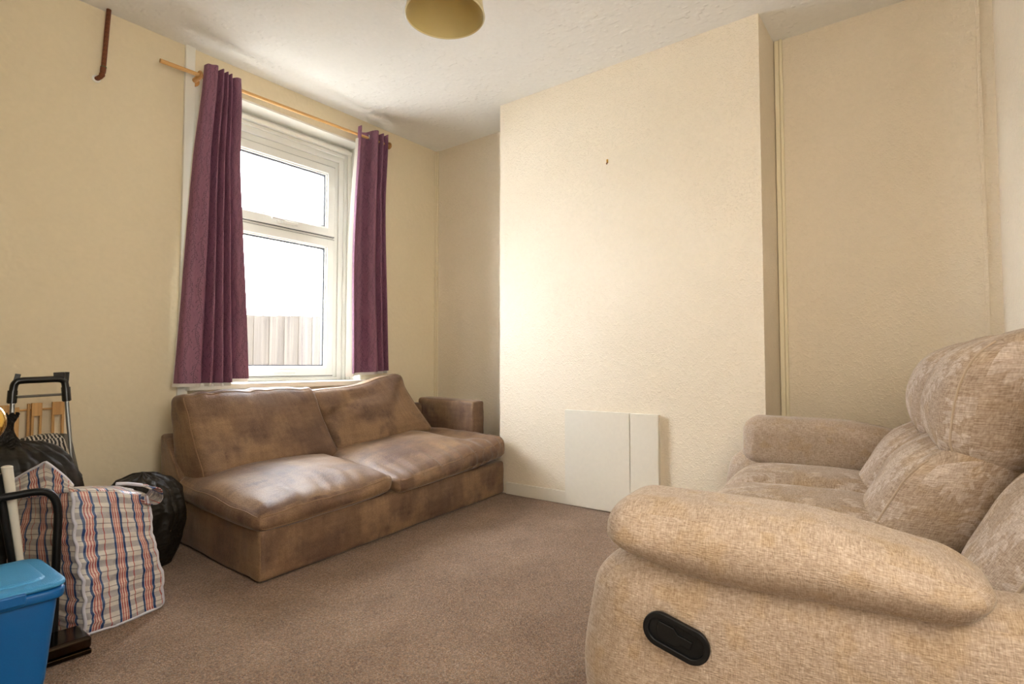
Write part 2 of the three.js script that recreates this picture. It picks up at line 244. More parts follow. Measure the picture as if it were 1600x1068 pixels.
{ // wall behind the recliner, a little out of square
  const s = new THREE.Shape(); s.moveTo(0.15, -backZ(0.15)); s.lineTo(-2.45, -backZ(-2.45)); s.lineTo(-2.45, -backZ(-2.45) - 0.15); s.lineTo(0.15, -backZ(0.15) - 0.15); s.closePath();
  const g = new THREE.ExtrudeGeometry(s, { depth: H, bevelEnabled: false }).rotateX(-Math.PI / 2), zb = backZ(-2.45); metreUV(g);
  struct('wall_back', [g, bx(-3.9, -2.45, 0, 0.9, zb, zb + 0.15), bx(-3.9, -2.45, 2.4, H, zb, zb + 0.15), bx(-3.9, -3.65, 0.9, 2.4, zb, zb + 0.15)], M.wall);
  const w = new THREE.Group(); w.name = 'added_window_2'; w.userData.kind = 'structure'; w.position.set(-3.05, 0.9, zb + 0.1); scene.add(w);  // unseen window, added to bring fill light from behind the camera
  part('window_frame', [bx(-3.65, -3.59, 0.9, 2.4, zb + 0.06, zb + 0.12), bx(-2.51, -2.45, 0.9, 2.4, zb + 0.06, zb + 0.12), bx(-3.59, -2.51, 0.9, 0.96, zb + 0.06, zb + 0.12), bx(-3.59, -2.51, 2.34, 2.4, zb + 0.06, zb + 0.12)], M.upvc, w);
  part('pane', bx(-3.59, -2.51, 0.96, 2.34, zb + 0.088, zb + 0.092), M.glass, w); part('added_blind', bx(-3.59, -2.51, 0.93, 2.39, zb + 0.04, zb + 0.044), mat({ color: hex('#d8cdb8'), roughness: 0.95, transmission: 0.22, thickness: 0 }), w);  // blind added to cut down the sky light coming in here
}
struct('wall_near', [bx(WX - 0.15, WX, 0, H, -0.3, 2.9), bx(WX - 0.15, WX, 2.03, H, 2.9, 3.75), bx(WX - 0.15, WX, 0, H, 3.75, 4.5)], M.wallSmooth);
// hall beyond the doorway
struct('hall_floor', bx(-5.8, -3.9, -0.12, 0, 1.6, 4.7), M.carpet);
struct('hall_ceiling', bx(-5.8, -3.9, H, H + 0.12, 1.6, 4.7), M.ceiling);
struct('wall_hall', [bx(-5.95, -5.8, 0, H, 1.6, 4.7), bx(-5.8, -3.9, 0, H, 1.45, 1.6), bx(-5.8, -3.9, 0, H, 4.7, 4.85)], M.wallSmooth);
{ // unseen hall door, added for fill light; its glass panel glows
  const d = new THREE.Group(); d.name = 'added_door_2'; d.userData.kind = 'structure'; d.position.set(-5.72, 0, 3.35); scene.add(d);
  part('door_frame', [bx(-5.78, -5.68, 0, 2.15, 2.85, 2.93), bx(-5.78, -5.68, 0, 2.15, 3.77, 3.85), bx(-5.78, -5.68, 2.1, 2.18, 2.85, 3.85), bx(-5.78, -5.68, 0, 0.18, 2.93, 3.77)], M.gloss, d);
  part('glow_pane', bx(-5.74, -5.72, 0.18, 2.1, 2.93, 3.77), mat({ color: hex('#f6f4ee'), roughness: 0.5, emissive: new THREE.Color(1, 0.93, 0.82), emissiveIntensity: 2 }), d);
}
struct('trim_1', [bx(WX - 0.17, WX + 0.015, 0, 2.1, 2.86, 2.93), bx(WX - 0.17, WX + 0.015, 0, 2.1, 3.75, 3.82), bx(WX - 0.17, WX + 0.015, 2.03, 2.1, 2.93, 3.75)], M.gloss);
// skirting, corner strips, boxed pipe board
struct('baseboard_right', bx(-BW - 0.016, -BW, 0, 0.082, 1.07, 1.566, 0.004), M.gloss2, 'white skirting board on the chimney breast');
struct('trim_2', bx(-2.1, -2.047, 0.4, H, 0, 0.022, 0.003), M.gloss, 'white upright board beside the left curtain');
struct('trim_3', bx(-2.046, -1.99, 0.79, OY1 + 0.02, 0, 0.008, 0.002), M.gloss, 'white casing strip left of the window');
struct('trim_4', [bx(-0.022, 0, 0, H, 0, 0.012, 0.004), bx(-0.012, 0, 0, H, 0.012, 0.03, 0.004)], M.wallSmooth, 'painted corner bead in the far alcove');
struct('trim_5', [bx(-0.016, 0, 0, H, Z2 + 0.004, Z2 + 0.03, 0.004), bx(-0.024, 0, 0, H, Z2 + 0.032, Z2 + 0.048, 0.005)], M.cream, 'painted pipe strip in the near alcove corner');
struct('trim_6', [bx(-0.009, 0, 0, H, 3.7, 3.716, 0.003)], M.wall, 'painted bead in the near right corner');
{ // covered fireplace: two white boards
  const p = thing('fireplace_panel', 'white two-piece board screwed over the fireplace opening on the chimney breast', 'panel', [-BW, 0, 1.885]);
  part('board', bx(-BW - 0.03, -BW, 0.004, 0.612, 1.568, 2.025, 0.003), M.gloss2, p, 'wide white board'); part('board', bx(-BW - 0.029, -BW, 0.004, 0.611, 2.0275, 2.207, 0.003), M.gloss2, p, 'narrow white board');
}

// ------------------------------------------------------------------ window
{
  const w = new THREE.Group(); w.name = 'window_1'; w.userData.kind = 'structure'; w.userData.label = 'white plastic window with a small top light over a large pane'; w.position.set(-1.4, 0.79, -0.15); scene.add(w);
  const X0 = OX0 + 0.04, X1 = -0.84, Y0 = 0.79, Y1 = 2.545, zf = -0.15;
  const ring = (x0, x1, y0, y1, t, z0, z1, r = 0.006) => [bx(x0, x0 + t, y0, y1, z0, z1, r), bx(x1 - t, x1, y0, y1, z0, z1, r), bx(x0 + t - r, x1 - t + r, y1 - t + 0.0004, y1 - 0.0004, z0 + 0.0006, z1 - 0.0006, r * 0.9), bx(x0 + t - r, x1 - t + r, y0 + 0.0004, y0 + t - 0.0004, z0 + 0.0006, z1 - 0.0006, r * 0.9)];
  part('window_frame', [bx(X0 + 0.002, X0 + 0.06, Y0 + 0.002, Y1 - 0.002, zf - 0.066, zf - 0.012, 0.006), bx(X1 - 0.118, X1 - 0.002, Y0 + 0.002, Y1 - 0.002, zf - 0.066, zf - 0.012, 0.006), bx(X0 + 0.004, X1 - 0.004, Y1 - 0.13, Y1 - 0.004, zf - 0.065, zf - 0.013, 0.006), bx(X0 + 0.004, X1 - 0.004, Y0 + 0.004, Y0 + 0.045, zf - 0.065, zf - 0.013, 0.006),
    bx(X1 - 0.07, X1 - 0.001, Y0 + 0.001, Y1 - 0.001, zf - 0.067, zf, 0.006), bx(X0 + 0.003, X1 - 0.003, Y1 - 0.075, Y1 - 0.003, zf - 0.068, zf - 0.0008, 0.006), bx(X0 + 0.003, X1 - 0.003, Y0 + 0.003, Y0 + 0.024, zf - 0.068, zf - 0.0008, 0.006), bx(X0 + 0.001, X0 + 0.03, Y0 + 0.001, Y1 - 0.001, zf - 0.069, zf, 0.006), bx(X1 - 0.03, X1, Y0, Y1, zf - 0.07, zf + 0.01, 0.006), bx(X0, X1 - 0.0005, Y1 - 0.03, Y1 - 0.0005, zf - 0.0705, zf + 0.009, 0.006)], M.upvc, w);
  part('transom', [bx(X0 + 0.005, X1 - 0.005, 1.833, 1.9, zf - 0.064, zf - 0.014, 0.006)], M.upvc, w);
  const sash = (name, x0, x1, y0, y1, handleY) => {
    const s = part(name, [...ring(x0, x1, y0, y1, 0.062, zf - 0.06, zf + 0.004, 0.008), ...ring(x0 + 0.05, x1 - 0.05, y0 + 0.05, y1 - 0.05, 0.022, zf - 0.05, zf - 0.008, 0.006)], M.upvc, w);
    part('gasket', ring(x0 + 0.068, x1 - 0.068, y0 + 0.068, y1 - 0.068, 0.012, zf - 0.046, zf - 0.022, 0.001), M.gasket, s); part('shadow_groove', ring(x0 - 0.004, x1 + 0.004, y0 - 0.004, y1 + 0.004, 0.008, zf - 0.014, zf - 0.0075, 0.001), M.gasket, s);  // outer dark ring stands in for the shadow line around the sash
    part('pane', bx(x0 + 0.06, x1 - 0.06, y0 + 0.06, y1 - 0.06, zf - 0.037, zf - 0.033), M.glass, w);
    const hx = (x0 + x1) / 2 + 0.03;
    const h = part('handle', [bx(hx - 0.02, hx + 0.14, handleY - 0.011, handleY + 0.011, zf + 0.004, zf + 0.016, 0.005), bar([hx + 0.01, handleY, zf + 0.01], [hx + 0.01, handleY, zf + 0.045], 0.01), plank([hx + 0.012, handleY, zf + 0.043], [hx - 0.075, handleY + 0.004, zf + 0.04], 0.018, 0.012, [0, 0, 1], 0.004)], M.upvc, s);
  };
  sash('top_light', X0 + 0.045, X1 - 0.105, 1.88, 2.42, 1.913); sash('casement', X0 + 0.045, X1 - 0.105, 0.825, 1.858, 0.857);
  struct('trim_7', [bx(OX0 + 0.001, OX1 - 0.001, OY1 - 0.012, OY1 - 0.0005, -0.24, -0.001), bx(OX1 - 0.012, OX1 - 0.0005, OY0, OY1 - 0.001, -0.241, -0.0005), bx(OX0 + 0.0005, OX0 + 0.012, OY0, OY1 - 0.001, -0.241, -0.0005), bx(X0, X1 + 0.028, Y1 + 0.0005, Y1 + 0.03, -0.2, -0.12, 0.004), bx(X1 + 0.0005, OX1 - 0.002, Y0, Y1 + 0.028, -0.201, -0.13, 0.004), bx(OX0 + 0.01, X0 - 0.0005, Y0, Y1 + 0.028, -0.201, -0.13, 0.004), bx(OX0 + 0.002, OX1 - 0.002, Y1 + 0.029, OY1 - 0.002, -0.22, -0.16)], M.gloss, 'white window reveal');
  struct('window_sill', [bx(OX0 - 0.06, OX1 + 0.09, 0.752, 0.79, -0.2, 0.075, 0.008)], M.gloss, 'white gloss window board');
}
// outside: yard, fence, unseen upper house wall and eaves added to shade the fence
struct('wall_outside', [bx(-9, -3.9, -0.5, 6.4, -0.3, -0.05), bx(0.15, 9, -0.5, 6.4, -0.3, -0.05), bx(-3.9, 0.15, H + 0.12, 6.4, -0.3, -0.05), bx(-9, 9, 6.3, 6.4, -0.75, -0.05)], M.yard);
struct('yard', bx(-9, 9, -0.5, -0.3, -8, -0.3), M.yard);
{
  const f = thing('garden_fence', 'weathered close-board fence beyond the window pane', 'fence', [0, -0.3, -3.1]);
  for (let i = 0; i < 40; i++) { const x = -2.2 + i * 0.1; part('board', bx(x, x + 0.112, -0.3, 1.5 + 0.012 * hash(i, 3, 4) + (x + 0.2) * 0.055, -3.12 - 0.013 * (i % 2), -3.109 - 0.013 * (i % 2), 0.003), M.fence, f); }
  part('rail', [bx(-2.2, 1.83, 0.2, 0.28, -3.19, -3.135)], M.fence, f);
}

// ------------------------------------------------------------------ curtain rod and curtains
{
  const r = thing('curtain_rod', 'thin pine curtain pole across the top of the window', 'curtain pole', [-1.4, 2.61, 0]);
  part('pole', bar([-2.262, 2.605, 0.09], [-0.6, 2.64, 0.09], 0.012, 0.0095, 20), M.pine, r);
  part('bracket', [bar([-2.05, 2.6, 0], [-2.05, 2.6, 0.075], 0.014), bar([-2.05, 2.6, 0], [-2.05, 2.6, 0.016], 0.032), new THREE.TorusGeometry(0.019, 0.009, 10, 24).rotateY(Math.PI / 2).translate(-2.05, 2.609, 0.09)], M.pineOld, r);
  part('bracket', [bar([-0.62, 2.63, 0], [-0.62, 2.63, 0.075], 0.014), bar([-0.62, 2.63, 0], [-0.62, 2.63, 0.016], 0.032), new THREE.TorusGeometry(0.019, 0.009, 10, 24).rotateY(Math.PI / 2).translate(-0.62, 2.639, 0.09)], M.pineOld, r);
}
function curtain(label, T0, T1, B0, B1, yT0, yT1, hem, prof, zTop, bow, liningOut, ex) {
  const c = thing('curtain', label, 'curtain', [(B0 + B1) / 2, 0.8, 0.09]);
  const line = new THREE.CatmullRomCurve3(prof.map(([f, z]) => V(f, z, 0)), false, 'centripetal');
  const pos = (u, v, dz = 0, dx = 0) => {                            // v: 0 bottom, 1 top; the pleat profile runs along u
    const q = line.getPoint(clamp(u, 0, 1)), w = q.x + 0.012 * Math.sin(q.x * 17 + 2) * (1 - v), x = lerp(lerp(B0, B1, w), lerp(T0, T1, w), v) + bow(v) + dx;
    const z = lerp(0.086, zTop, sstep(0.7, 0.97, v)) + q.y * lerp(1.05, 0.85, v) + 0.004 * Math.sin(v * 9 + q.x * 12) + dz;
    return V(x, lerp(hem(q.x), lerp(yT0, yT1, q.x), v) + 0.16 * q.y * v * v, Math.max(z, 0.028 + dz));
  };
  part('fabric', sheet((u, v) => pos(u, v), 220, 60, 0.003, 0.95, 1.85), M.curtain, c, 'plum fabric with dark stitched vines');
  part('lining', sheet((u, v) => { const p = pos(u, lerp(0, 0.95, v), -0.01, u < 0.06 ? -liningOut * (1 - u / 0.06) * (1 - v * 0.6) : 0); if (v < 0.2) p.y -= 0.02 * (1 - v / 0.2); return p; }, 220, 40, 0.0015), M.lining, c, 'white lining showing past the edges');
  part('eyelet', new THREE.TorusGeometry(0.023, 0.0045, 10, 28).rotateY(1.15).translate(ex, 2.605 + (ex + 2.26) * 0.021, 0.092), M.chrome, c, 'chrome eyelet ring');
  return c;
}
curtain('plum patterned curtain hanging on the left side of the window', -2.035, -1.835, -2.145, -1.728, 2.672, 2.655, (f) => 0.797 + 0.022 * sstep(0.74, 0.775, f),
  [[0, -0.02], [0.04, 0.012], [0.15, 0.028], [0.27, 0.042], [0.315, 0.02], [0.335, -0.035], [0.38, -0.008], [0.45, 0.034], [0.495, 0.012], [0.515, -0.028], [0.55, 0.004], [0.6, 0.034], [0.635, 0], [0.648, -0.028], [0.68, 0.012], [0.72, 0.034], [0.75, 0], [0.775, -0.036], [0.82, -0.008], [0.9, 0.016], [1, 0.022]], 0.128, () => 0, 0.004, -1.86);
curtain('plum patterned curtain hanging on the right side of the window', -0.945, -0.64, -0.992, -0.592, 2.668, 2.705, (f) => lerp(0.84, 0.862, f),
  [[0, 0.03], [0.04, 0.062], [0.09, 0.02], [0.14, -0.03], [0.24, -0.036], [0.36, -0.026], [0.46, 0.03], [0.56, 0.052], [0.66, 0.018], [0.71, -0.022], [0.78, 0.03], [0.84, 0.008], [0.88, -0.03], [0.93, 0.026], [0.965, 0.006], [1, -0.03]], 0.1, (v) => -0.018 * Math.sin(v * 3.14), 0.024, -0.822);

// ------------------------------------------------------------------ ceiling lamp, pipe, hook
{
  const L = thing('ceiling_lamp', 'olive tan drum lampshade hanging from the ceiling', 'lamp', [-1.925, H, 1.976]);
  part('ceiling_rose', new THREE.CylinderGeometry(0.045, 0.05, 0.022, 32).translate(-1.925, H - 0.011, 1.976), M.gloss, L);
  part('cord', bar([-1.925, 2.5, 1.976], [-1.925, H - 0.02, 1.976], 0.0035), M.gloss, L);
  const prof = [[0.158, 2.3], [0.154, 2.33], [0.146, 2.39], [0.131, 2.46], [0.112, 2.52]], P = [...prof.map(([r, y]) => new THREE.Vector2(r, y)), ...prof.slice().reverse().map(([r, y]) => new THREE.Vector2(r - 0.003, y + (y < 2.31 ? 0.001 : 0)))];
  P.push(P[0].clone()); part('lamp_shade', new THREE.LatheGeometry(P, 64).translate(-1.925, 0, 1.976), M.shade, L);
  part('rim', new THREE.TorusGeometry(0.157, 0.003, 8, 64).rotateX(Math.PI / 2).translate(-1.925, 2.3, 1.976), mat({ color: hex('#cfc196'), roughness: 0.4 }), L);
  part('lamp_holder', [new THREE.CylinderGeometry(0.019, 0.022, 0.07, 20).translate(-1.925, 2.475, 1.976), ...[0, 1, 2].map((i) => bar([-1.925, 2.5, 1.976], [-1.925 + 0.112 * Math.cos(i * 2.09), 2.515, 1.976 + 0.112 * Math.sin(i * 2.09)], 0.002))], M.gloss, L);
}
{
  const p = thing('copper_pipe', 'short tarnished copper pipe dropping from the ceiling and bent into the wall', 'pipe', [-2.5, 2.42, 0]);
  part('pipe', tube([[-2.493, H, 0.033], [-2.5, 2.66, 0.033], [-2.508, 2.5, 0.033], [-2.511, 2.455, 0.033], [-2.516, 2.43, 0.03], [-2.524, 2.42, 0.018], [-2.53, 2.417, 0.001]], 0.0115, 60, 14), M.copper, p);
  part('joint', [bar([-2.5095, 2.478, 0.033], [-2.5115, 2.45, 0.033], 0.0135), new THREE.SphereGeometry(0.0138, 16, 12).translate(-2.514, 2.436, 0.031)], M.copper, p);
  part('stain', new THREE.TorusGeometry(0.0122, 0.0022, 8, 20).rotateX(Math.PI / 2).translate(-2.5088, 2.479, 0.033), M.verdigris, p, 'green tarnished ring');
  part('collar', new THREE.TorusGeometry(0.014, 0.006, 10, 24).translate(-2.531, 2.416, 0.003), M.gloss, p);
}
{
  const h = thing('picture_hook', 'small brass picture hook high on the chimney breast', 'hook', [-BW, 2.19, 1.875]);
  part('plate', bx(-BW - 0.002, -BW, 2.18, 2.205, 1.869, 1.881, 0.0008), M.brass, h);
  part('hook', tube([[-BW - 0.003, 2.188, 1.875], [-BW - 0.004, 2.176, 1.875], [-BW - 0.011, 2.17, 1.875], [-BW - 0.015, 2.178, 1.875]], 0.002, 20, 8), M.copper, h);
}

// ------------------------------------------------------------------ brown sofa
{
  const FL = V(-2.281, 0, 1.288), FR = V(-0.362, 0, 1.052), BL = V(-2.235, 0, 0.2), BR = V(-0.17, 0, 0.12);
  const at = (u, h, v) => V(lerp(lerp(FL.x, FR.x, u), lerp(BL.x, BR.x, u), v), h, lerp(lerp(FL.z, FR.z, u), lerp(BL.z, BR.z, u), v));
  const hexa = (u0, u1, h0, h1, v0, v1) => [at(u0, h0, v1), at(u1, h0, v1), at(u0, h1, v1), at(u1, h1, v1), at(u0, h0, v0), at(u1, h0, v0), at(u0, h1, v0), at(u1, h1, v0)];
  const s = thing('brown_sofa', 'worn brown velvet two-seat sofa section with one arm, beneath the window', 'sofa', [-1.3, 0, 0.7]);
  const wob = (a, f, sd) => (x, y, z, p) => { const n = N3(p[0] * f + sd, p[1] * f, p[2] * f), m = N3(p[0] * f * 2.6, p[1] * f * 2.6 + sd, p[2] * f * 2.6); return [a * m, a * n, a * (n * 0.6 + m * 0.6)]; };
  part('base', soft(hexa(0, 1, 0.004, 0.225, 0, 1), { r: 0.02, n: [60, 14, 30], puff: [0.004, 0.012, 0.012], warp: wob(0.006, 5, 3) }), M.velvet2, s);
  part('back_frame', soft(hexa(0.03, 1, 0.2, 0.6, 0.94, 1.05), { r: 0.045, n: [50, 24, 10], puff: [0.005, 0.005, 0.01], warp: wob(0.006, 5, 8) }), M.velvet2, s);
  { // left wing of the back frame, sloping down to the seat
    const q = (u, h, v) => at(u, h, v); part('side_frame', soft([q(0.0, 0.2, 1.03), q(0.05, 0.2, 1.03), q(0, 0.53, 1.045), q(0.05, 0.53, 1.045), q(0.0, 0.2, 0.66), q(0.05, 0.2, 0.66), q(0, 0.5, 0.97), q(0.05, 0.5, 0.97)], { r: 0.022, n: [8, 16, 16] }), M.velvet2, s);
  }
  const arm = soft(hexa(0.925, 1.0, 0.2, 0.64, 0.24, 1.0), { r: 0.022, n: [12, 24, 36], puff: [0.012, 0.006, 0.004], warp: wob(0.006, 6, 12) });
  const armPart = part('arm', arm, M.velvet, s);
  // seat cushions
  const wrinkFront = (x, y, z, p) => { // gathers near the front top edge
    const e = Math.exp(-(((z - 0.86) / 0.3) ** 2)) * sstep(-0.2, 0.9, y); return e * 0.0085 * Math.sin(p[0] * 58 + 5 * N3(p[0] * 7, 1, 0) + z * 2) * (0.4 + 0.6 * Math.abs(N3(p[0] * 4, 5, 1)) * 2);
  };
  const c1 = soft([at(-0.01, 0.225, 0.82), at(0.4, 0.225, 0.82), at(0.0, 0.335, 0.82), at(0.4, 0.355, 0.82), at(-0.012, 0.208, -0.02), at(0.405, 0.238, -0.03), at(-0.012, 0.3, -0.02), at(0.405, 0.335, -0.03)],
    { r: [0.06, 0.045, 0.06], n: [70, 16, 60], puff: [0.018, 0.058, 0.02], power: 0.7, warp: (x, y, z, p) => { const n = N3(p[0] * 4, p[2] * 4, 2), m = N3(p[0] * 9, p[1] * 9, p[2] * 9 + 5), w = wrinkFront(x, y, z, p); return [0.006 * m, (y > 0 ? 0.014 * n + w : 0), 0.007 * m + w]; } });
  const k1 = part('seat_cushion', c1, M.velvet, s, 'left seat cushion');
  const frontSeam = (g, y, zz) => seam(g, Array.from({ length: 30 }, (_, i) => [-0.97 + (i / 29) * 1.94, y, zz]), 0.0025, 120);
  part('piping', [frontSeam(c1, 0.62, 1), frontSeam(c1, -0.72, 1), seam(c1, Array.from({ length: 24 }, (_, i) => [-1, 0.62, -0.9 + (i / 23) * 1.86]), 0.0025, 80)], M.velvetPipe, k1);
  const c2 = soft([at(0.41, 0.23, 0.8), at(0.92, 0.24, 0.8), at(0.4, 0.37, 0.8), at(0.92, 0.42, 0.8), at(0.415, 0.212, -0.05), at(0.985, 0.272, -0.06), at(0.412, 0.3, -0.04), at(0.985, 0.41, -0.05)],
    { r: [0.06, 0.055, 0.06], n: [90, 16, 60], puff: [0.015, 0.05, 0.022], power: 0.7, warp: (x, y, z, p) => { const n = N3(p[0] * 4 + 7, p[2] * 4, 2), m = N3(p[0] * 9 + 3, p[1] * 9, p[2] * 9 + 5), w = wrinkFront(x, y, z, p) * 1.5, pl = z > 0.7 ? 0.011 * Math.max(0, Math.sin(p[0] * 70 + 4 * N3(p[0] * 6, y, 2))) * sstep(0, 0.3, x) * sstep(0.95, 0.6, x) : 0; const sag = -0.042 * Math.exp(-(((x - 0.6) / 0.2) ** 2)) * sstep(0, 1, y) * sstep(0.9, 0.3, Math.abs(z)); return [0.006 * m, (y > 0 ? 0.013 * n + w + sag : 0), 0.007 * m + w + pl]; } });
  const k2 = part('seat_cushion', c2, M.velvet2, s, 'right seat cushion reaching round in front of the arm');
  part('piping', [frontSeam(c2, 0.7, 1), frontSeam(c2, -0.74, 1)], M.velvetPipe, k2);
  // back cushions: corners near/far of the front face, thickness behind
  const rear = (p, dx, dz, dy = 0) => V(p.x + dx, p.y + dy, p.z - dz);
  { const a = at(0.022, 0.29, 0.64), b = at(0.452, 0.31, 0.64), c = at(0.008, 0.752, 0.83), d = at(0.385, 0.765, 0.8);
    const g = soft([rear(a, -0.02, 0.26), rear(b, 0.02, 0.24), rear(c, -0.005, 0.15, -0.02), rear(d, 0.02, 0.14, -0.02), a, b, c, d], { r: [0.035, 0.04, 0.05], n: [60, 46, 16], puff: [0.004, 0.016, 0.085], power: 0.6, warp: (x, y, z, p) => { const n = N3(p[0] * 3.6 + 2, p[1] * 4.4, 3), m = N3(p[0] * 9, p[1] * 9 + 4, p[2] * 9), top = sstep(0.4, 1, y); const f = Math.sin(p[1] * 26 - p[0] * 9 + 4 * n) * sstep(0.1, 0.8, y) * sstep(-0.2, 0.9, x); return [0.007 * m, top * (0.012 * n + 0.004 * Math.sin(p[0] * 34 + 7 * n)), z > 0 ? 0.018 * n + 0.005 * m + 0.012 * f : 0]; } });
    const k = part('back_cushion', g, M.velvet2, s, 'left back cushion sitting upright');
    part('piping', [seam(g, Array.from({ length: 24 }, (_, i) => [-0.985, -0.95 + (i / 23) * 1.9, 1]), 0.003, 80), seam(g, Array.from({ length: 24 }, (_, i) => [-0.95 + (i / 23) * 1.9, 0.985, 1]), 0.003, 80)], M.velvetPipe, k); }
  { const a = at(0.45, 0.355, 0.66), b = at(0.84, 0.41, 0.6), c = at(0.385, 0.745, 0.82), d = at(0.76, 0.85, 0.82);
    const g = soft([rear(a, -0.02, 0.22), rear(b, 0.06, 0.2), rear(c, -0.01, 0.15, -0.03), rear(d, 0.03, 0.16, -0.03), a, b, c, d], { r: [0.04, 0.04, 0.05], n: [60, 46, 16], puff: [0.015, 0.006, 0.08], power: 0.6, warp: (x, y, z, p) => { const n = N3(p[0] * 3.2 + 9, p[1] * 4.4, 3), m = N3(p[0] * 9, p[1] * 9 + 14, p[2] * 9); const f = Math.sin(p[1] * 24 - p[0] * 8 + 3 * n + 1) * sstep(-0.5, 0.4, y), dip = -0.024 * sstep(0.3, 1, y) * Math.exp(-(((x + 0.1) / 0.5) ** 2)); return [0.008 * m + 0.05 * x * sstep(-0.1, -1, y) * (x > 0 ? 1 : 0), dip + 0.012 * n * sstep(0.4, 1, y), z > 0 ? 0.02 * n + 0.006 * m + 0.016 * f : 0]; } });
    const k = part('back_cushion', g, M.velvet, s, 'right back cushion slumped against the arm');
    part('piping', [seam(g, Array.from({ length: 24 }, (_, i) => [0.985, -0.9 + (i / 23) * 1.85, 1]), 0.003, 80), seam(g, Array.from({ length: 24 }, (_, i) => [-0.95 + (i / 23) * 1.9, 0.985, 1]), 0.003, 80)], M.velvetPipe, k); }
}

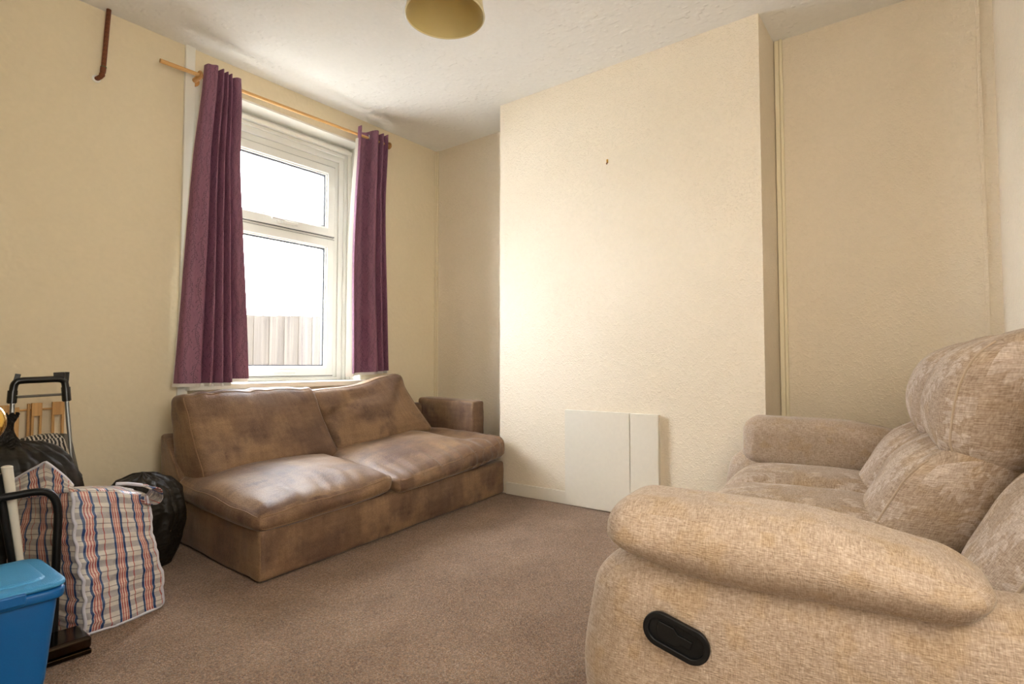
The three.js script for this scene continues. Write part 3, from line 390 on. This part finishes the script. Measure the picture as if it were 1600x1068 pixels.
// ------------------------------------------------------------------ beige recliner sofa (own axes: x along its width, z towards its back)
{
  const s = thing('recliner_sofa', 'beige chenille recliner sofa with padded arms and leaf-patterned seats', 'sofa', [-2.42, 0, 2.93], 0.117);
  const box = (l0, l1, h0, h1, d0, d1, o) => soft([[l0, h0, d0], [l1, h0, d0], [l0, h1, d0], [l1, h1, d0], [l0, h0, d1], [l1, h0, d1], [l0, h1, d1], [l1, h1, d1]], o);
  const fuzz = (a, f, sd) => (x, y, z, p) => { const n = N3(p[0] * f + sd, p[1] * f, p[2] * f); return [a * n, a * N3(p[1] * f, p[2] * f + sd, p[0] * f), a * n]; };
  for (const near of [true, false]) {
    const l0 = near ? 0 : 1.75, l1 = near ? 0.22 : 1.97;
    const pan = lpart('arm_panel', box(l0, l1, 0.02, 0.505, -0.03, 1.02, { r: [0.095, 0.1, 0.13], n: [24, 30, 50], puff: [0.012, 0.004, 0.016], warp: (x, y, z, p) => [0, -0.11 * sstep(0.15, 1, z) * 0, 0.028 * Math.exp(-(((y + 0.15) / 0.6) ** 2)) * (z < -0.6 ? -1 : 0)] }), M.chenille, s);
    const p0 = near ? -0.035 : 1.735, p1 = near ? 0.235 : 2.0;
    const top = near ? 0.618 : 0.65, pad = box(p0, p1, near ? 0.472 : 0.395, top, near ? 0.012 : 0.03, near ? 0.655 : 0.76, { r: [0.085, 0.07, 0.065], n: [30, 24, 56], puff: [0.008, 0.006, 0.008], power: 0.5, warp: (x, y, z, p) => {
      const up = sstep(-0.7, 1, y), back = sstep(0.1, 0.95, z); return [0.003 * N3(p[0] * 8, p[1] * 8, p[2] * 8), -0.016 * (z * 0.5 + 0.5) * up - 0.036 * back * up + 0.03 * sstep(0.3, 1, -z) * sstep(0.2, -1, y), 0.003 * N3(p[0] * 8 + 4, p[1] * 8, p[2] * 8) ]; } });
    lpart('arm_pad', pad, M.chenille, s);
  }
  lpart('base', box(0.2, 1.77, 0.03, 0.3, 0.05, 1.0, { r: 0.03, n: [40, 12, 20], puff: [0, 0, 0.01] }), M.chenille, s);
  // seats, with the footrest front below each
  const dome = (x, y, z, a) => a * sstep(0.2, -0.9, z) * Math.pow(Math.max(0, (1 - x * x) * (1 - y * y)), 0.55);
  const seatX = [[0.235, 0.74], [0.745, 1.24], [1.245, 1.74]];
  seatX.forEach(([a, b], i) => {
    const g = box(a, b, 0.24, 0.43, 0.02, 0.62, { r: [0.04, 0.07, 0.09], n: [30, 14, 34], puff: [0.004, 0.045, 0.02], power: 0.55, warp: fuzz(0.006, 5, i * 3) });
    const k = lpart('seat', g, M.damask, s); lpart('piping', [seam(g, Array.from({ length: 24 }, (_, j) => [-0.93, 0.95, -0.9 + (j / 23) * 1.8]), 0.003, 60), seam(g, Array.from({ length: 24 }, (_, j) => [0.93, 0.95, -0.9 + (j / 23) * 1.8]), 0.003, 60)], M.chenillePipe, k);
    lpart('footrest', box(a, b, 0.05, 0.27, 0.0, 0.1, { r: 0.035, n: [24, 12, 8], puff: [0, 0, 0.015], warp: fuzz(0.004, 5, i * 5) }), M.damask, s);
    // back: lumbar bolster below, headrest above; the near seat leans further back
    const o = i === 0 ? 0.2 : 0, e = 0.012;
    const lum = soft([[a + e, 0.33, 0.5 + o], [b - e, 0.33, 0.5 + o], [a + e, 0.665, 0.655 + o], [b - e, 0.695, 0.655 + o], [a + e, 0.33, 0.76 + o], [b - e, 0.33, 0.76 + o], [a + e, 0.69, 0.9 + o * 0.7], [b - e, 0.7, 0.9 + o * 0.7]],
      { r: [0.07, 0.13, 0.12], n: [34, 34, 22], puff: [0.008, 0.01, 0], power: 0.6, warp: (x, y, z, p) => { const n = N3(p[0] * 5 + i, p[1] * 5, p[2] * 5); return [0.004 * n, 0.004 * n, 0.006 * n - dome(x, y, z, 0.05) - (z < 0 ? 0.02 * sstep(0.2, -0.6, y) * (1 - x * x) : 0) + (z < 0 ? 0.006 * sstep(0.55, 1, y) * Math.sin(p[0] * 46 + 5 * n) : 0)]; } });
    const lk = lpart('lumbar_cushion', lum, M.damask, s);
    const up = (g, x, z) => seam(g, Array.from({ length: 26 }, (_, j) => [x, -0.95 + (j / 25) * 1.9, z]), 0.0032, 80);
    lpart('piping', [up(lum, -0.82, -1), up(lum, 0.82, -1)], M.chenillePipe, lk);
    const hd = soft([[a + e, 0.6, 0.72 + o], [b - e, 0.645, 0.722 + o], [a + e, 0.99, 0.815 + o * 0.7], [b - e, 0.99, 0.815 + o * 0.7], [a + e, 0.6, 0.9 + o * 0.8], [b - e, 0.6, 0.9 + o * 0.8], [a + e, 0.985, 1.02 + o * 0.3], [b - e, 0.985, 1.02 + o * 0.3]],
      { r: [0.09, 0.1, 0.13], n: [34, 38, 24], puff: [0.012, 0.02, 0], power: 0.55, warp: (x, y, z, p) => { const n = N3(p[0] * 5 + i * 3, p[1] * 5, p[2] * 5); return [0.004 * n, 0.006 * n, 0.008 * n - dome(x, y, z, 0.1) + (z < 0 ? 0.005 * sstep(0.5, 1, -y) * Math.sin(p[0] * 50 + 5 * n) : 0)]; } });
    const hk = lpart('headrest', hd, M.damask, s); lpart('piping', [up(hd, -0.8, -1), up(hd, 0.8, -1)], M.chenillePipe, hk);
  });
  lpart('back_shell', soft([[0.03, 0.05, 0.86], [1.94, 0.05, 0.86], [0.06, 0.9, 0.98], [1.91, 0.9, 0.98], [0.03, 0.05, 1.03], [1.94, 0.05, 1.03], [0.06, 0.9, 1.07], [1.91, 0.9, 1.07]], { r: 0.035, n: [40, 24, 8] }), M.chenille, s);
  // recline lever: dished black oval with a paddle
  const lv = new THREE.Group(); lv.name = 'lever'; lv.position.set(-0.016, 0.366, 0.164); lv.rotation.set(0, -Math.PI / 2, 0); s.add(lv);
  const W = 0.064, Hh = 0.032, oval = (a, r) => { const q = new THREE.Shape(); q.absarc(-a, 0, r, Math.PI / 2, (3 * Math.PI) / 2); q.absarc(a, 0, r, -Math.PI / 2, Math.PI / 2); q.closePath(); return q; };
  const tilt = -0.29, rim = oval(W - Hh, Hh); rim.holes.push(oval(W - Hh, Hh - 0.0075));
  const inL = (g) => g.rotateZ(tilt);
  lpart('rim', inL(new THREE.ExtrudeGeometry(rim, { depth: 0.006, bevelEnabled: true, bevelSize: 0.002, bevelThickness: 0.002, bevelSegments: 3, curveSegments: 24 })), M.black, lv);
  lpart('dish', inL(new THREE.ExtrudeGeometry(oval(W - Hh, Hh - 0.007), { depth: 0.001, bevelEnabled: false, curveSegments: 24 })), M.black, lv);
  const pd = new THREE.Shape(); pd.moveTo(-0.038, 0.014); pd.lineTo(-0.008, 0.014); pd.lineTo(0.002, 0.006); pd.lineTo(0.03, 0.006); pd.lineTo(0.03, -0.008); pd.lineTo(0.012, -0.008); pd.lineTo(0.004, -0.016); pd.lineTo(-0.024, -0.016); pd.quadraticCurveTo(-0.04, -0.012, -0.038, 0.014);
  lpart('paddle', inL(new THREE.ExtrudeGeometry(pd, { depth: 0.004, bevelEnabled: true, bevelSize: 0.0012, bevelThickness: 0.0012, bevelSegments: 2 })), M.black, lv);
}

// ------------------------------------------------------------------ clutter on the left
function crumple(g, amp, f, seed, fine = 0.35) {
  const p = g.attributes.position, n = g.attributes.normal;
  for (let i = 0; i < p.count; i++) {
    const x = p.getX(i), y = p.getY(i), z = p.getZ(i), r = 1 - Math.abs(N3(x * f + seed, y * f * 0.6, z * f)) * 2.2, q = 1 - Math.abs(N3(x * f * 2.7, y * f * 1.6 + seed, z * f * 2.7)) * 2.2, d = amp * (r * r * Math.sign(r) * 0.7 + q * fine);
    p.setXYZ(i, x + n.getX(i) * d, y + n.getY(i) * d, z + n.getZ(i) * d);
  }
  g.computeVertexNormals(); return g;
}
function sack(rx, h, rz, seed) { // closed sack with a gathered neck
  const g = new THREE.SphereGeometry(1, 96, 72), p = g.attributes.position;
  for (let i = 0; i < p.count; i++) {
    const x = p.getX(i), y = p.getY(i), z = p.getZ(i), t = (y + 1) / 2, a = Math.atan2(z, x), R = Math.pow(Math.max(0, 1 - Math.abs(2 * t - 0.85) ** 2.6 / 1.15), 0.5), pl = 1 + 0.05 * Math.sin(a * 13 + seed) * sstep(0.5, 1, t), c = Math.hypot(x, z) || 1;
    const k = t < 0.02 ? Math.hypot(x, z) * 3 : Math.min(R, 1.2) * pl; p.setXYZ(i, (x / c) * Math.min(k, 1.1) * rx * (t > 0.985 || t < 0.004 ? c * 2 : 1), Math.max(0, t * h), (z / c) * Math.min(k, 1.1) * rz * (t > 0.985 || t < 0.004 ? c * 2 : 1));
  }
  g.computeVertexNormals(); return g;
}
{ // pine slatted rack against the wall
  const r = thing('slatted_rack', 'pale pine slatted rack leaning on the wall behind the trolley', 'rack', [-2.75, 0, 0.04]);
  const sl = (x0, x1, y0, y1, z = 0.03) => part('slat', bx(x0, x1, y0, y1, z, z + 0.018, 0.002), M.pine, r);
  sl(-2.9, -2.845, 0.1, 0.712); sl(-2.845, -2.837, 0.1, 0.712, 0.02);
  sl(-2.822, -2.805, 0.1, 0.7); sl(-2.805, -2.8, 0.1, 0.7, 0.02);
  sl(-2.772, -2.766, 0.1, 0.715); sl(-2.768, -2.76, 0.1, 0.715, 0.018);
  sl(-2.757, -2.747, 0.1, 0.66); sl(-2.726, -2.717, 0.1, 0.66); part('block', bx(-2.757, -2.717, 0.655, 0.718, 0.03, 0.05, 0.002), M.pine, r);
  sl(-2.678, -2.668, 0.1, 0.66); sl(-2.64, -2.63, 0.1, 0.66); part('block', bx(-2.678, -2.63, 0.655, 0.72, 0.03, 0.05, 0.002), M.pine, r);
  part('rail', bar([-2.9, 0.683, 0.026], [-2.632, 0.688, 0.026], 0.0045), M.pine, r); part('rail', bar([-2.9, 0.2, 0.026], [-2.632, 0.2, 0.026], 0.0045), M.pine, r);
}
{ // shopping trolley: zebra print bag on a grey tube frame with a taped handle
  const t = thing('shopping_trolley', 'wheeled shopping trolley with zebra print bag and black taped handle', 'trolley', [-2.75, 0, 0.4]);
  const A = V(-2.885, 0.82, 0.34), B = V(-2.705, 0.828, 0.34), a0 = V(-2.905, 0.06, 0.42), b0 = V(-2.655, 0.06, 0.42);
  part('tube', bar(a0.toArray(), A.toArray(), 0.0085), M.steel, t, 'grey steel tube'); part('tube', bar(b0.toArray(), B.toArray(), 0.0085), M.steel, t, 'grey steel tube');
  const hnd = part('handle', [tube([[-2.889, 0.735, 0.345], [-2.884, 0.8, 0.34], [-2.878, 0.822, 0.34], [-2.862, 0.832, 0.34], [-2.8, 0.835, 0.34], [-2.733, 0.837, 0.34], [-2.712, 0.83, 0.34], [-2.704, 0.81, 0.34], [-2.698, 0.735, 0.345]], 0.0145, 90, 12), bar([-2.889, 0.738, 0.345], [-2.886, 0.79, 0.34], 0.0175), bar([-2.698, 0.738, 0.345], [-2.702, 0.8, 0.34], 0.0175)], M.tape, t);
  part('tape_tab', [plank([-2.879, 0.818, 0.345], [-2.871, 0.862, 0.345], 0.02, 0.003, [0, 0.2, 1]), plank([-2.728, 0.83, 0.345], [-2.73, 0.868, 0.345], 0.04, 0.003, [0, 0, 1]), plank([-2.702, 0.82, 0.345], [-2.7, 0.869, 0.345], 0.022, 0.003, [0.4, 0, 1])], M.tape, hnd);
  part('crossbar', bar([-2.88, 0.762, 0.34], [-2.702, 0.768, 0.34], 0.0055), M.greyCloth, t);
  part('bag', soft([[-2.89, 0.09, 0.3], [-2.61, 0.09, 0.3], [-2.86, 0.585, 0.32], [-2.715, 0.595, 0.32], [-2.89, 0.09, 0.44], [-2.6, 0.09, 0.44], [-2.86, 0.575, 0.4], [-2.715, 0.585, 0.4]], { r: 0.025, n: [20, 30, 10], puff: [0.01, 0.01, 0.02] }), M.zebra, t, 'zebra print cloth bag');
  part('side_panel', soft([[-2.7, 0.1, 0.29], [-2.59, 0.1, 0.29], [-2.715, 0.59, 0.3], [-2.685, 0.585, 0.3], [-2.69, 0.1, 0.41], [-2.588, 0.1, 0.41], [-2.712, 0.59, 0.37], [-2.683, 0.585, 0.37]], { r: 0.015, n: [8, 24, 8] }), M.greyCloth, t, 'grey side panel');
  for (const x of [-2.92, -2.64]) part('wheel', new THREE.TorusGeometry(0.045, 0.014, 12, 32).rotateY(Math.PI / 2).translate(x, 0.059, 0.42), M.blackMatt, t);
}
function binBag(label, pos, rx, h, rz, seed, neck) {
  const b = thing('bin_bag', label, 'bin bag', pos, 0, null); const g = sack(rx, h, rz, seed), P = g.attributes.position;
  for (let i = 0; i < P.count; i++) { // pleats running down from the gathered neck, fading towards the belly
    const x = P.getX(i), y = P.getY(i), z = P.getZ(i), t = y / h, an = Math.atan2(z, x), k = 0.07 * (1 - Math.abs(N3(Math.cos(an) * 3 + seed, Math.sin(an) * 3, t * 1.2)) * 3) + 0.05 * (1 - Math.abs(N3(Math.cos(an) * 7 + seed, Math.sin(an) * 7, t * 2)) * 3), m = 1 + k * sstep(0.15, 0.8, t) + 0.06 * N3(x * 8, y * 8 + seed, z * 8); P.setXYZ(i, x * m, y * (1 + 0.03 * N3(x * 9 + seed, 2, z * 9)), z * m); }
  g.computeVertexNormals(); crumple(g, 0.013, 8, seed); lpart('sack', g, M.binbag, b);
  if (neck) {
    const t = new THREE.LatheGeometry([[0.1, -0.07], [0.06, -0.03], [0.032, 0.01], [0.022, 0.04], [0.02, 0.06], [0.028, 0.085], [0.034, 0.105], [0.03, 0.112]].map(([r, y]) => new THREE.Vector2(r, y)), 64), p = t.attributes.position;
    for (let i = 0; i < p.count; i++) { const x = p.getX(i), z = p.getZ(i), a = Math.atan2(z, x) + p.getY(i) * 8, k = 1 + 0.22 * Math.sin(a * 6 + seed) + 0.12 * Math.sin(a * 11); p.setXYZ(i, 0.6 * (x * k + neck[3] * p.getY(i)), 0.7 * (p.getY(i) + 0.012 * Math.sin(a * 3)), 0.6 * z * k); }
    t.computeVertexNormals(); t.translate(neck[0], neck[1], neck[2]); lpart('neck', t, M.binbag, b);
  }
  return b;
}
binBag('full black plastic bin bag piled in front of the trolley, behind the checked bag', [-2.95, 0, 0.655], 0.235, 0.635, 0.15, 2.3, [-0.01, 0.63, 0, 0.2]);
binBag('black plastic bin bag squeezed between the checked bag and the brown sofa', [-2.47, 0, 0.6], 0.16, 0.42, 0.17, 6.1, null);

{ // checked laundry bag
  const b = thing('laundry_bag', 'red, white and blue checked laundry bag with zip corners, beside the sofa', 'bag', [-2.82, 0, 1.1]);
  const body = soft([[-3.0, 0.006, 0.85], [-2.64, 0.006, 0.87], [-2.98, 0.43, 0.87], [-2.66, 0.41, 0.88], [-2.86, 0.004, 1.255], [-2.6, 0.004, 1.2], [-2.895, 0.485, 1.215], [-2.665, 0.425, 1.19]],
    { r: 0.018, n: [60, 60, 60], puff: [0.02, 0.02, 0.02], power: 0.5, warp: (x, y, z, p) => { const n = N3(p[0] * 7 + 3, p[1] * 6, p[2] * 7), m = 1 - Math.abs(N3(p[0] * 9, p[1] * 22 + 2, p[2] * 9)) * 2, q = 0.013 * n + 0.006 * m * Math.abs(m); return [q * Math.abs(x), 0.3 * q * (y > 0 ? 1 : 0), q * Math.abs(z)]; } });
  const bk = part('body', body, M.plaid, b);
  const ed = (x, z) => seam(body, Array.from({ length: 30 }, (_, i) => [x, -0.99 + (i / 29) * 1.98, z]), 0.0055, 90);
  part('trim', ed(-0.999, 0.999), M.plaidTrim, b, 'white zip seam'); part('trim', ed(0.999, 0.999), M.plaidTrim, b, 'white zip seam');
  part('trim', seam(body, Array.from({ length: 30 }, (_, i) => [-0.98 + (i / 29) * 1.96, -0.999, 0.999]), 0.005, 90), M.plaidTrim, b, 'white bottom seam');
  // peaked flap standing up at the left
  const ridge = (u) => V(lerp(-3.02, -2.88, u), lerp(0.47, 0.49, u) + 0.085 * (u < 0.62 ? u / 0.62 : (1 - u) / 0.38) ** 0.85, lerp(0.92, 1.16, u));
  part('flap', sheet((u, v) => V(lerp(-3.02, -2.885, u), lerp(0.43, 0.48, u), lerp(0.95, 1.21, u)).lerp(ridge(u), v).add(V(0.006 * N3(u * 5, v * 4, 1), 0.004 * N3(u * 6, v * 3, 4), 0.01 * N3(u * 4, v * 5, 7))), 40, 16, 0.002, 0.3, 0.12), M.plaid, b, 'peaked top flap');
  part('trim', tube(Array.from({ length: 14 }, (_, i) => ridge(i / 13)), 0.0045, 60, 8, 0.1), M.plaidTrim, b, 'white zip edge');
  // rolled-over corner on the right
  const roll = sheet((u, v) => { const a = lerp(2.6, 8.2, u), r = lerp(0.036, 0.031, v) + 0.004 * Math.sin(a * 3 + v * 4); return V(-2.662 + r * Math.cos(a) + 0.01 * v, 0.418 + r * Math.sin(a) * 0.95, lerp(1.1, 1.222, v) + 0.008 * Math.sin(a * 2)); }, 40, 20, 0.003, 0.16, 0.16);
  part('roll', roll, M.plaid, b, 'rolled corner');
  part('strap', tube([[-2.76, 0.478, 1.18], [-2.73, 0.474, 1.18], [-2.7, 0.466, 1.18], [-2.675, 0.458, 1.17]], 0.006, 40, 8), M.plaidTrim, b);
}
{ // folding hand truck: bent black tube, dark polished toe plate
  const h = thing('hand_truck', 'folding hand truck with bent black tube handle and polished toe plate', 'trolley', [-3.0, 0, 1.24]);
  part('tube', tube([[-3.2, 0.05, 1.25], [-3.195, 0.3, 1.24], [-3.19, 0.44, 1.235], [-3.175, 0.48, 1.23], [-3.13, 0.495, 1.23], [-3.06, 0.495, 1.23], [-2.99, 0.497, 1.23], [-2.955, 0.482, 1.23], [-2.937, 0.43, 1.232], [-2.938, 0.3, 1.238], [-2.942, 0.05, 1.25]], 0.0118, 140, 14, 0.5), M.black, h);
  part('toe_plate', [bx(-3.0, -2.878, 0.016, 0.056, 1.262, 1.392, 0.012), bx(-3.0, -2.88, 0.004, 0.018, 1.262, 1.396, 0.003)], M.darkChrome, h);
  part('crossbar', bar([-3.196, 0.2, 1.244], [-2.94, 0.2, 1.244], 0.008), M.black, h);
}
{ // pale tapered pole leaning behind the bin
  const p = thing('tapered_pole', 'pale tapered pole with a dark edge leaning behind the blue bin', 'pole', [-3.0, 0, 1.25]);
  part('shaft', [bar([-2.985, 0.02, 1.2], [-3.058, 0.58, 1.19], 0.006, 0.0145, 24)], M.pole, p); part('edge', [bar([-2.999, 0.02, 1.205], [-3.08, 0.56, 1.186], 0.007, 0.0125)], M.black, p, 'dark edge strip');
  part('cap', new THREE.SphereGeometry(0.0152, 20, 12).scale(1, 0.4, 1).translate(-3.058, 0.58, 1.19), M.pole, p);
}
{ // blue storage bin
  const X0 = -3.34, X1 = -2.998, Z0 = 1.29, Z1b = 1.6, b = thing('blue_bin', 'blue plastic storage bin with a paler clip-on lid', 'bin', [-3.17, 0, 1.45], 0);
  const q = (i, y) => [[X0 + i, y, Z0 + i], [X1 - i, y, Z0 + i], [X0 + i, y, Z1b - i], [X1 - i, y, Z1b - i]];
  const lo = q(0.035, 0.002), hi = q(0.012, 0.29);
  part('body', soft([lo[0], lo[1], hi[0], hi[1], lo[2], lo[3], hi[2], hi[3]], { r: 0.03, n: [20, 10, 20] }), M.blue, b);
  part('rim', soft([q(0, 0.262)[0], q(0, 0.262)[1], q(0, 0.296)[0], q(0, 0.296)[1], q(0, 0.262)[2], q(0, 0.262)[3], q(0, 0.296)[2], q(0, 0.296)[3]], { r: [0.04, 0.006, 0.04], n: [24, 6, 24] }), M.blue, b);
  const lid = part('lid', [soft([q(-0.003, 0.292)[0], q(-0.003, 0.292)[1], q(-0.001, 0.314)[0], q(-0.001, 0.314)[1], q(-0.003, 0.292)[2], q(-0.003, 0.292)[3], q(-0.001, 0.314)[2], q(-0.001, 0.314)[3]], { r: [0.045, 0.008, 0.045], n: [24, 6, 24] }), soft([q(0.03, 0.31)[0], q(0.03, 0.31)[1], q(0.045, 0.321)[0], q(0.045, 0.321)[1], q(0.03, 0.31)[2], q(0.03, 0.31)[3], q(0.045, 0.321)[2], q(0.045, 0.321)[3]], { r: [0.04, 0.006, 0.04], n: [20, 4, 20] })], M.blueLid, b);
  part('clip', bx(-3.26, -3.09, 0.276, 0.304, Z1b, Z1b + 0.012, 0.004), M.blue, lid);
  part('handle', bx(-3.2, -3.1, 0.318, 0.335, 1.3, 1.33, 0.006), M.blueLid, lid);
}
// open door with a brass knob, its edge just left of the picture
{
  const d = new THREE.Group(); d.name = 'door_1'; d.userData.kind = 'structure'; d.userData.label = 'open white door with brass knob'; d.position.set(-3.757, 0.007, 2.948); d.rotation.y = Math.atan2(0.66, 0.43); scene.add(d);
  lpart('door_leaf', bx(0, 0.765, 0.01, 2.02, -0.018, 0.018, 0.003), M.gloss, d);
  const k = lpart('knob', [new THREE.SphereGeometry(0.031, 40, 28).scale(1, 1, 0.82).translate(0.705, 0.806, 0.066)], M.brass, d); lpart('rose', [new THREE.CylinderGeometry(0.026, 0.028, 0.006, 32).rotateX(Math.PI / 2).translate(0.705, 0.806, 0.021), bar([0.705, 0.806, 0.018], [0.705, 0.806, 0.05], 0.012)], M.brass, k);
}

renderer.render(scene, camera);
